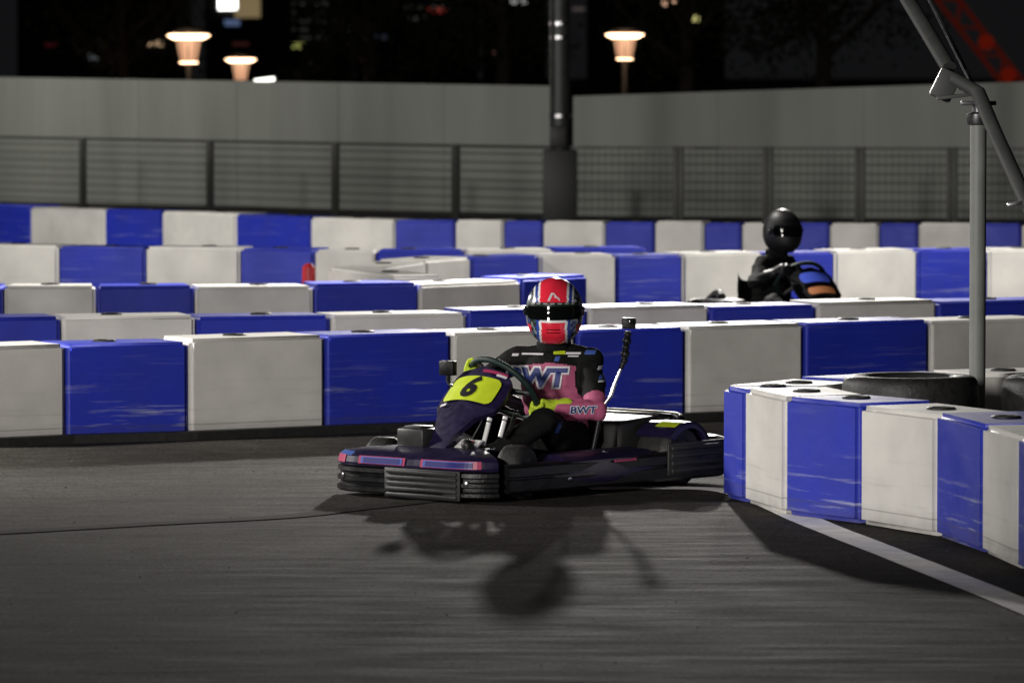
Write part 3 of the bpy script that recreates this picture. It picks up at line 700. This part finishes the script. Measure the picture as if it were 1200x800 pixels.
    for (x, z, hw) in prof:
        rr_ = []
        for k in range(13):
            a_ = -1 + 2*k/12; yy = hw*a_; lift = (abs(a_)**3)*.12
            nx = .0 if z < .1 else .6
            rr_.append(bm.verts.new((x + lift*nx, yy, z + lift*(1-nx*.7))))
        rings.append(rr_)
    for a_, b_ in zip(rings, rings[1:]):
        for k in range(12): bm.faces.new((a_[k], a_[k+1], b_[k+1], b_[k]))
    bmesh.ops.solidify(bm, geom=list(bm.faces), thickness=.012); link('seat', bm, M['black'], K)
    # steering
    St = empty('steering', (0,0,0)); St.parent = K; St.name = 'steering_wheel'
    Nn = WN
    Mw = Matrix.Translation(WC) @ Matrix((WD, Nn.cross(WD), Nn)).transposed().to_4x4()
    bm = bmesh.new(); n1, n2 = 48, 10; rings = []
    for i in range(n1):
        a_ = 2*math.pi*i/n1; R_ = WR - (.02 if abs(math.degrees(a_)-270) < 40 else 0)
        rings.append([bm.verts.new(Mw @ Vector(((R_+.015*math.cos(2*math.pi*k/n2))*math.cos(a_), (R_+.015*math.cos(2*math.pi*k/n2))*math.sin(a_), .015*math.sin(2*math.pi*k/n2)))) for k in range(n2)])
    for i in range(n1):
        a_, b_ = rings[i], rings[(i+1)%n1]
        for k in range(n2): bm.faces.new((a_[k], a_[(k+1)%n2], b_[(k+1)%n2], b_[k]))
    link('rim', bm, M['teal'], St)
    bm = bmesh.new()
    for d in (0, 120, 240):
        a_ = math.radians(d + 30 - 0); tube(bm, [Mw @ Vector((0,0,-.01)), Mw @ Vector((WR*math.cos(a_), WR*math.sin(a_), 0))], [.016, .010], 8)
    lathe(bm, [(.045, -.03), (.05, -.02), (.05, .01), (.04, .02)], Mw, 20); link('hub', bm, M['darksteel'], St)
    bm = bmesh.new(); tube(bm, [Mw @ Vector((0,0,-.03)), Vector((.52, 0, .10))], .014, 10); link('steering_column', bm, M['darksteel'], K)
    for (y, x0_, z0_, x1_, z1_) in ((.17, .485, .335, .525, .235), (.255, .475, .345, .505, .275)):
        bm = bmesh.new(); tube(bm, [(x0_, y, z0_), (x1_, y, z1_)], .011, 10); tube(bm, [(x0_-.008, y, z0_+.02), (x0_-.003, y, z0_+.008)], .012, 10); link('column_strut', bm, M['whiteprint'], K)
    bm = bmesh.new(); tube(bm, smoothpath([(.30, .17, .36), (.36, .19, .30), (.44, .2, .22), (.52, .2, .12)]), .012, 8); tube(bm, [(.50, .12, .1), (.56, .12, .24)], .01, 8); tube(bm, [(.50, -.12, .1), (.56, -.12, .24)], .01, 8); link('pedal', bm, M['steel'], K)
    bm = bmesh.new(); box(bm, (.58, .13, .238), (.07, .12, .016), Matrix.Rotation(.5, 3, 'Y'), .005); bd = link('white_badge', bm, M['whiteprint'], K)
    bm = bmesh.new(); lathe(bm, [(.001, .0), (.026, .0), (.024, .003)], Matrix.Translation((.5845, .13, .2475)) @ Matrix.Rotation(.5, 4, 'Y') @ Matrix.Diagonal((.8, 1.2, 1, 1)), 20); link('red_mark', bm, M['cone'], bd)
    # steering fairing: a tall leaning shield
    ax = Vector((-.52, 0, .85)).normalized()
    bs = Vector((.60, 0, .23)); nrm = Vector((.85, 0, .52)).normalized()
    outl = [(-.05, 0), (-.06, .10), (-.11, .20), (-.175, .26), (-.185, .33), (-.17, .40), (-.13, .425), (0, .436), (.13, .425), (.17, .40), (.185, .33), (.175, .26), (.11, .20), (.06, .10), (.05, 0)]
    bm = bmesh.new()
    def shield(y, l, d):
        dx = -.62 - 1.0*l; dz = .80 + .34*l; n_ = Vector((dz, 0, -dx)).normalized()
        return Vector((.68 - .62*l - .5*l*l, y, .20 + .80*l + .17*l*l)) + n_*(d - 1.6*y*y)
    fr = [bm.verts.new(shield(y, l, .0)) for y, l in outl]; bk = [bm.verts.new(shield(y*.95, l, -.03)) for y, l in outl]
    n_ = len(outl)
    cf = [bm.verts.new(shield(0, l, .0)) for l in (.0, .10, .20, .26, .33, .40, .425)]
    cb = [bm.verts.new(shield(0, l, -.03)) for l in (.0, .10, .20, .26, .33, .40, .425)]
    for i in range(6):
        bm.faces.new((fr[i], fr[i+1], cf[i+1], cf[i])); bm.faces.new((fr[14-i], cf[i], cf[i+1], fr[13-i]))
        bm.faces.new((bk[i], cb[i], cb[i+1], bk[i+1])); bm.faces.new((bk[14-i], bk[13-i], cb[i+1], cb[i]))
    bm.faces.new((fr[6], fr[7], cf[6])); bm.faces.new((fr[7], fr[8], cf[6])); bm.faces.new((bk[6], cb[6], bk[7])); bm.faces.new((bk[7], cb[6], bk[8]))
    for i in range(n_-1): bm.faces.new((fr[i], bk[i], bk[i+1], fr[i+1]))
    bm.faces.new((fr[0], cf[0], cb[0], bk[0])); bm.faces.new((cf[0], fr[14], bk[14], cb[0]))
    fa = link('steering_fairing', bm, body, K, ang=35)
    def onshield(bm2, cy, cl, d, sx, sy):
        for v in bm2.verts: v.co = shield(cy + v.co.x*sx, cl + v.co.y*sy, d)
        return bm2
    def rrect(w, h, r):
        b = bmesh.new(); nx, ny = 12, 6; vs = {}
        for i in range(nx+1):
            for j in range(ny+1):
                x = (i/nx-.5)*w; y = (j/ny-.5)*h
                dx = max(0, abs(x)-(w/2-r)); dy = max(0, abs(y)-(h/2-r)); q = math.hypot(dx, dy)
                if q > r: x -= math.copysign(dx*(1-r/q), x); y -= math.copysign(dy*(1-r/q), y)
                vs[i,j] = b.verts.new((x, y, 0))
        for i in range(nx):
            for j in range(ny): b.faces.new((vs[i,j], vs[i+1,j], vs[i+1,j+1], vs[i,j+1]))
        return b
    if plate:
        pl = link('number_plate', onshield(rrect(.29, .115, .03), 0, .330, .005, 1, 1), M['yellow'], fa)
        b = text_bm('6', .125, .006, .15, 1.3)
        link('number', onshield(b, .0, .330, .008, 1, 1), M['ink'], pl, smooth=False)
        for (cy, cl, w, h) in ((.12, .405, .05, .010), (-.11, .255, .045, .012)):
            link('decal', onshield(rrect(w, h, .003), cy, cl, .005, 1, 1), M['lightprint'], fa)
        b = rrect(.13, .012, .004); link('decal', onshield(b, .08, .413, .005, 1, 1), M['pinkline'], fa)
    else:
        link('number_plate', onshield(rrect(.24, .07, .03), 0, .365, .005, 1, 1), M['brightblue'], fa)
        link('decal', onshield(rrect(.22, .05, .02), 0, .27, .005, 1, 1), M['orange'], fa)
    bm = bmesh.new(); box(bm, (.335, -.205, .565), (.035, .085, .068), bev=.006); mi = link('mirror', bm, M['black'], K)
    bm = bmesh.new(); tube(bm, smoothpath([(.34, -.205, .54), (.35, -.19, .50), (.38, -.13, .48)]), .008, 8); link('stem', bm, M['black'], mi)
    return K
# steering wheel plane and the two grip points (kart frame)
HL = Vector((.125, .155, .385)); HR = Vector((.230, -.150, .556))
WC = (HL+HR)/2; WR = (HL-HR).length/2; WD = (HR-HL).normalized()
WN = Vector((-.72, 0, .69)); WN = (WN - WD*WN.dot(WD)).normalized()
def helmet(person, c, yaw, pitch, paints, style='racer'):
    t = empty('helmet', c); t.parent = person
    Rm = Matrix.Rotation(yaw, 4, 'Z') @ Matrix.Rotation(pitch, 4, 'Y'); t.rotation_euler = Rm.to_euler()
    def surf(az, el, o=0.0):
        d = Vector((math.cos(el)*math.cos(az), math.cos(el)*math.sin(az), math.sin(el)))
        ax_, ay_, az_ = .150, .133, .152
        if d.z < 0: az_ = .170
        r = 1/math.sqrt((d.x/ax_)**2 + (d.y/ay_)**2 + (d.z/az_)**2)
        p = d*r
        if p.z < 0:      # chin bar pushed forward, sides squared, neck opening cut
            f = min(1, -p.z/.10)
            p.x += .020*f*max(0, math.cos(az)); p.x *= 1 + .06*f; p.y *= 1 + .05*f
        if p.z < -.150: p.z = -.150 - (abs(p.z)-.150)*.15
        return p + d*o
    nA, nE = 128, 80; bm = bmesh.new(); V = {}
    for i in range(nA):
        for j in range(1, nE): V[i,j] = bm.verts.new(surf(2*math.pi*i/nA, -math.pi/2 + math.pi*j/nE))
    bot = bm.verts.new(surf(0, -math.pi/2)); top = bm.verts.new(surf(0, math.pi/2))
    def pat(p):
        ay = abs(p.y); fr = p.x > -.02
        if style != 'racer': return 1 if (p.z > .09 and abs(p.y) < .05) else 0
        w = .062 if p.z > 0 else .055
        if ay < w and (p.z > .035 or (p.z < -.045 and p.x > 0)): return 1
        if ay < w+.010: return 4
        if ay < w+.024: return 2
        if p.z < -.06 and ay > .105: return 1
        if p.z < -.02 and p.x < .02: return 1 if p.z > -.09 else 3
        if p.z > 0 and ay < w+.032: return 4
        return 3
    for i in range(nA):
        i2 = (i+1)%nA
        for j in range(1, nE-1):
            f = bm.faces.new((V[i,j], V[i2,j], V[i2,j+1], V[i,j+1])); f.material_index = pat(f.calc_center_median())
        f = bm.faces.new((bot, V[i2,1], V[i,1])); f = bm.faces.new((top, V[i,nE-1], V[i2,nE-1])); f.material_index = 1
    sh = link('shell', bm, paints, t, ang=60)
    def patch(name, a0, a1, e0, e1, o, m, par, n=24, k=8, th=.004):
        b = bmesh.new(); vs = {}
        for i in range(n+1):
            for j in range(k+1):
                vs[i,j] = b.verts.new(surf(math.radians(a0+(a1-a0)*i/n), math.radians(e0+(e1-e0)*j/k), o))
        for i in range(n):
            for j in range(k): b.faces.new((vs[i,j], vs[i+1,j], vs[i+1,j+1], vs[i,j+1]))
        bmesh.ops.solidify(b, geom=list(b.faces), thickness=th)
        return link(name, b, m, par, ang=40)
    vz = patch('visor', -60, 60, -13, 12, .004, M['visor'], t)
    patch('visor_strip', -56, 56, 11, 18, .006, M['hblack'] if style != 'racer' else mat('dark_green_visor_strip', (.02, .045, .03), .3), vz)
    if style == 'racer':
        for k, a_ in enumerate((-44, -31, -18, -5, 8, 21, 34)): patch('lettering', a_, a_+8, 14.4, 16.4, .0085, M['lightprint'], vz, 4, 2, .001)
        # slanted peak mark on the brow
        b = bmesh.new()
        for poly in (((20.5, -13), (22.5, -15), (36, 5), (36, -1)), ((20.5, 7), (20.5, 12), (36, 5), (36, -1)), ((24, -12), (26, -14), (30, -2), (27, -2))):
            pts = [b.verts.new(surf(math.radians(-a_*.9), math.radians(e_), .0045)) for (e_, a_) in poly]; b.faces.new(pts)
        link('peak_mark', b, M['lightprint'], sh, smooth=False)
        for a_, e_ in ((0, -30), (0, -36)): patch('chin_vent', a_-13, a_+13, e_-.8, e_+.8, .003, M['ink'], sh, 4, 3, .003)
    for s in (-1, 1):
        bb = bmesh.new(); p = surf(s*math.radians(74), 0, .004); lathe(bb, [(.022, -.004), (.022, .006), (.016, .010)], Matrix.Translation(p) @ Matrix.Rotation(-s*math.pi/2, 4, 'X') @ Matrix.Rotation(0, 4, 'Y'), 20); link('visor_pivot', bb, M['hblack'], t)
    bb = bmesh.new(); box(bb, (-.135, 0, .055), (.06, .14, .012), Matrix.Rotation(-.5, 3, 'Y'), .005); link('spoiler', bb, M['hblack'], t)
    return t
def glove(person, C, elbow, thumbdir, m):
    """hand closed round the wheel rim at C"""
    rad = (C - WC).normalized(); tan = WN.cross(rad).normalized()
    bm = bmesh.new()
    toel = (elbow - C).normalized()
    palm_c = C + WN*.026 + rad*.016
    wrist = C + toel*.085 + WN*.02
    for i in range(4):
        o = tan*((i-1.5)*.0225*thumbdir*-1)
        fl = (.9, 1.0, .96, .82)[i]
        pts = []
        for k, a in enumerate((60, 10, -50, -115, -165)):
            a_ = math.radians(a*1.0); rr_ = .029 if k < 4 else .026
            pts.append(C + o + WN*math.sin(a_)*rr_*1.0 + rad*math.cos(a_)*rr_*fl)
        rs = (.0118, .0115, .0108, .0100, .0090)
        for k in range(4): capsule(bm, pts[k], pts[k+1], rs[k]*fl**.3, rs[k+1]*fl**.3, 10)
        capsule(bm, wrist.lerp(palm_c+o, .35), pts[0], .016, .014, 10)
    capsule(bm, wrist, palm_c, .030, .030, 14)
    tb = palm_c + tan*thumbdir*.035 - rad*.005
    capsule(bm, palm_c - rad*.005, tb, .016, .014, 10); capsule(bm, tb, C + tan*thumbdir*.052 - rad*.022 + WN*.016, .013, .011, 10)
    capsule(bm, C + tan*thumbdir*.052 - rad*.022 + WN*.016, C + tan*thumbdir*.045 - rad*.03 - WN*.008, .011, .009, 10)
    capsule(bm, wrist, wrist + toel*.05, .034, .040, 14)
    me = remeshed(bm, .0035, 2)
    for p in me.polygons: p.use_smooth = True
    me.materials.append(m); o = bpy.data.objects.new('glove', me); COL.objects.link(o); o.parent = person
    return wrist
def mkdriver(K, label, suit, lower, gl, paints, style, prints=True, headyaw=37):
    Y = math.radians(26); fw = Vector((math.cos(Y), math.sin(Y), 0)); rt = Vector((-math.sin(Y), math.cos(Y), 0))   # rt points to his left
    cc = Vector((-.165, .022, .59)); hip = Vector((-.22, .0, .165))
    sL = cc + rt*.172 + Vector((0,0,-.005)); sR = cc - rt*.172
    eL = Vector((-.115, .315, .365)); eR = Vector((.06, -.30, .47))
    tL = (eL-HL).normalized(); tR = (eR-HR).normalized()
    wL = HL + tL*.085 + WN*.02; wR = HR + tR*.085 + WN*.02
    seg = [('up', sL, eL, .064, .050), ('foreL', eL, wL, .050, .036), ('up', sR, eR, .062, .047), ('foreR', eR, wR, .047, .034)]
    kL = Vector((.21, .26, .33)); kR = Vector((.22, -.24, .335)); aL = Vector((.54, .17, .15)); aR = Vector((.54, -.17, .15))
    seg += [('leg', hip+Vector((.02,.10,.02)), kL, .092, .066), ('leg', hip+Vector((.02,-.10,.02)), kR, .092, .066), ('leg', kL, aL, .062, .042), ('leg', kR, aR, .062, .042)]
    seg += [('leg', aL, aL+Vector((.04,0,-.02)), .040, .036), ('leg', aR, aR+Vector((.04,0,-.02)), .040, .036)]
    bm = bmesh.new()
    for (_, a, b, ra, rb) in seg: capsule(bm, a, b, ra, rb)
    kx = Vector((1,0,0)); ky = Vector((0,1,0))
    def ring(t, hw, hd):
        c = hip.lerp(cc, t); r = ky.lerp(rt, t).normalized(); f = kx.lerp(fw, t).normalized()
        f = Vector((f.x, f.y, -.25)).normalized(); return (c, r*hw, f*hd)
    loft(bm, [ring(-.18, .10, .07), ring(-.1, .155, .11), ring(.05, .168, .122), ring(.3, .155, .115), ring(.55, .158, .118), ring(.8, .172, .122), ring(.97, .168, .11), ring(1.08, .12, .085), ring(1.15, .06, .06)])
    hd = Vector((-.125, .055, .825)); nk = cc + Vector((0,0,.03))
    capsule(bm, sL, nk, .058, .062); capsule(bm, sR, nk, .058, .062)
    capsule(bm, nk, hd - Vector((.02,0,.06)), .062, .056)
    capsule(bm, hd - Vector((.0,0,.03)), hd + Vector((0,0,.03)), .078, .085)
    me = remeshed(bm, .0075, 5)
    # cloth folds
    nrms = [v.normal.copy() for v in me.vertices]
    for v, vn in zip(me.vertices, nrms):
        if v.co.z < .68:
            n_ = noise.noise(v.co*13) * .008 + noise.noise(Vector((v.co.x*9, v.co.y*9, v.co.z*34))) * .007
            v.co += vn * n_
    def dseg(p, a, b):
        ab = b-a; t = max(0, min(1, (p-a).dot(ab)/ab.length_squared)); return (p-(a+ab*t)).length, t
    for m in (suit, lower, M['skin'], M['ink']): me.materials.append(m)
    for p in me.polygons:
        p.use_smooth = True; c = p.center; best = None
        for (nm, a, b, ra, rb) in seg:
            d, t = dseg(c, a, b); d -= ra + (rb-ra)*t
            if best is None or d < best[0]: best = (d, nm, t)
        d2, t2 = dseg(c, hip, cc); d2 -= .135
        nm = best[1] if best[0] < d2+.01 else 'torso'
        mi = 0
        if c.z > .69: mi = 3 if c.z < .735 else 2
        elif nm == 'torso' or (nm == 'leg' and c.z > .34 and c.x < 0):
            q = c - cc; mi = 1 if (.24 < c.z < .582 - .12*abs(q.dot(rt))) else 0
        elif nm == 'foreL': mi = 1
        elif nm == 'up' and best[2] > .72: mi = 1
        p.material_index = mi
    P = bpy.data.objects.new('person', me); COL.objects.link(P); P.location = K.location; P.rotation_euler = K.rotation_euler
    tag(P, label, 'person')
    helmet(P, hd + Vector((0,0,.0)), math.radians(headyaw), .04, paints, style)
    # collar
    bm = bmesh.new(); lathe(bm, [(.068, -.02), (.080, -.02), (.082, .012), (.074, .022), (.066, .016)], Matrix.Translation(nk+Vector((.01,.005,.045))) @ Matrix.Rotation(.15, 4, 'Y'), 28); link('collar', bm, suit, P)
    glove(P, HL, eL, 1, gl); glove(P, HR, eR, -1, gl)
    for a in (aL, aR):
        bm = bmesh.new(); capsule(bm, a+Vector((.02,0,-.035)), a+Vector((.05,0,-.03)), .040, .038); capsule(bm, a+Vector((.05,0,-.035)), a+Vector((.095,0,.09)), .036, .030); capsule(bm, a+Vector((0,0,-.01)), a+Vector((.02,0,-.03)), .046, .042)
        m2 = remeshed(bm, .006, 2); [setattr(q, 'use_smooth', True) for q in m2.polygons]; m2.materials.append(M['black']); o = bpy.data.objects.new('shoe', m2); COL.objects.link(o); o.parent = P
    if prints:
        bvh = BVHTree.FromPolygons([v.co.copy() for v in me.vertices], [tuple(p.vertices) for p in me.polygons])
        R = Vector((-CA, SA, 0)); U = Vector((0,0,1)); D = Vector((-SA, -CA, 0))
        def at(u, z): return R*u + U*z
        def pr(txt, u, z, size, off, m, proud, shear=.15, sx=1.0, name='lettering'):
            b = project(text_bm(txt, size, off, shear, sx), at(u, z), R, U, D, bvh, proud); link(name, b, m, P, smooth=False)
        pr('BWT', .030, .508, .115, .0145, M['lightprint'], .006, .15, 1.08)
        pr('BWT', .030, .508, .115, .0055, M['navy'], .010, .15, 1.08)
        pr('BWT', .252, .372, .046, .004, M['lightprint'], .005, .1, 1.2)
        pr('BWT', .252, .372, .046, .0006, M['navy'], .008, .1, 1.2)
        b = bmesh.new(); bmesh.ops.create_grid(b, x_segments=6, y_segments=3, size=.5)
        for v in b.verts: v.co = Vector((v.co.x*.055, v.co.y*.016, 0))
        project(b, at(.145, .628), R, U, D, bvh, .005); link('strap', b, M['yellow'], P, smooth=False)
        for (u, z, w, h) in ((.02, .62, .10, .008), (.21, .625, .07, .010), (.21, .612, .05, .006), (.335, .56, .022, .018), (.345, .52, .03, .02), (.34, .50, .03, .008), (.135, .60, .022, .022), (-.06, .615, .03, .012), (.29, .63, .05, .02), (.14, .30, .02, .05)):
            b = bmesh.new(); bmesh.ops.create_grid(b, x_segments=6, y_segments=3, size=.5); 
            for v in b.verts: v.co = Vector((v.co.x*w + v.co.y*.4*h, v.co.y*h, 0))
            project(b, at(u, z), R, U, D, bvh, .004); link('patch', b, M['lightprint'] if h < .019 else M['cyanline'], P, smooth=False)
    return P
kc = G(619, 571)
K1 = mkkart(kc, math.radians(230), 'dark purple racing kart with yellow number 6 plate cornering on the near track', M['purple'])
P1 = mkdriver(K1, 'kart driver in black and pink race suit with red striped helmet and yellow gloves', M['suit'], M['pink'], M['glove'], [M['hblack'], M['red'], M['hblue'], M['hcamo'], M['whiteprint']], 'racer')
k2 = G(920, 408)
K2 = mkkart(k2, math.radians(-60), 'dark kart passing behind the barrier rows at right', M['black'], plate=False, decals=False)
P2 = mkdriver(K2, 'kart driver all in black with black helmet behind the barrier rows', M['suit'], M['suit'], M['ink'], [M['matteblack'], M['tankgrey'], M['matteblack'], M['matteblack'], M['tankgrey']], 'plain', prints=False, headyaw=0)
# action camera on a bent stick clamped to the kart's side
A0 = empty('action_camera', kc, math.radians(230)); tag(A0, 'small black action camera on a jointed metal stick beside the driver', 'camera')
def kl(u, z, t=.12):      # kart frame from across (u), up (z) and towards (t) offsets
    return Vector((-CA*u + SA*t, SA*u + CA*t, z))
pts = [kl(.30, .18), kl(.33, .33), kl(.345, .385), kl(.385, .44), kl(.40, .49), kl(.428, .56), kl(.445, .60), kl(.455, .70), kl(.462, .735)]
bm = bmesh.new(); tube(bm, [pts[2], pts[3], pts[4]], .010, 10); tube(bm, [pts[4], pts[5]], .008, 10); link('metal_arm', bm, M['steel'], A0)
bm = bmesh.new(); tube(bm, pts[:3], .012, 10); link('lower_arm', bm, M['black'], A0)
bm = bmesh.new(); tube(bm, pts[5:], [.010, .014, .010, .014], 10)
for i, z in enumerate((.60, .63, .66, .69, .72)): bmesh.ops.create_uvsphere(bm, u_segments=14, v_segments=10, radius=.017 + .004*(i%2), matrix=Matrix.Translation(kl(.445 + .004*i, z)))
link('ball_joints', bm, M['black'], A0)
bm = bmesh.new(); box(bm, (0,0,0), (.035, .066, .050), bev=.007, seg=3); cb_ = link('camera_body', bm, M['black'], A0, loc=kl(.466, .772)); cb_.rotation_euler = (0, 0, math.radians(38))
bm = bmesh.new(); lathe(bm, [(.012, 0), (.012, .006), (.008, .007)], Matrix.Translation((.017, .014, .006)) @ Matrix.Rotation(math.pi/2, 4, 'Y'), 16); link('lens', bm, M['visor'], cb_)
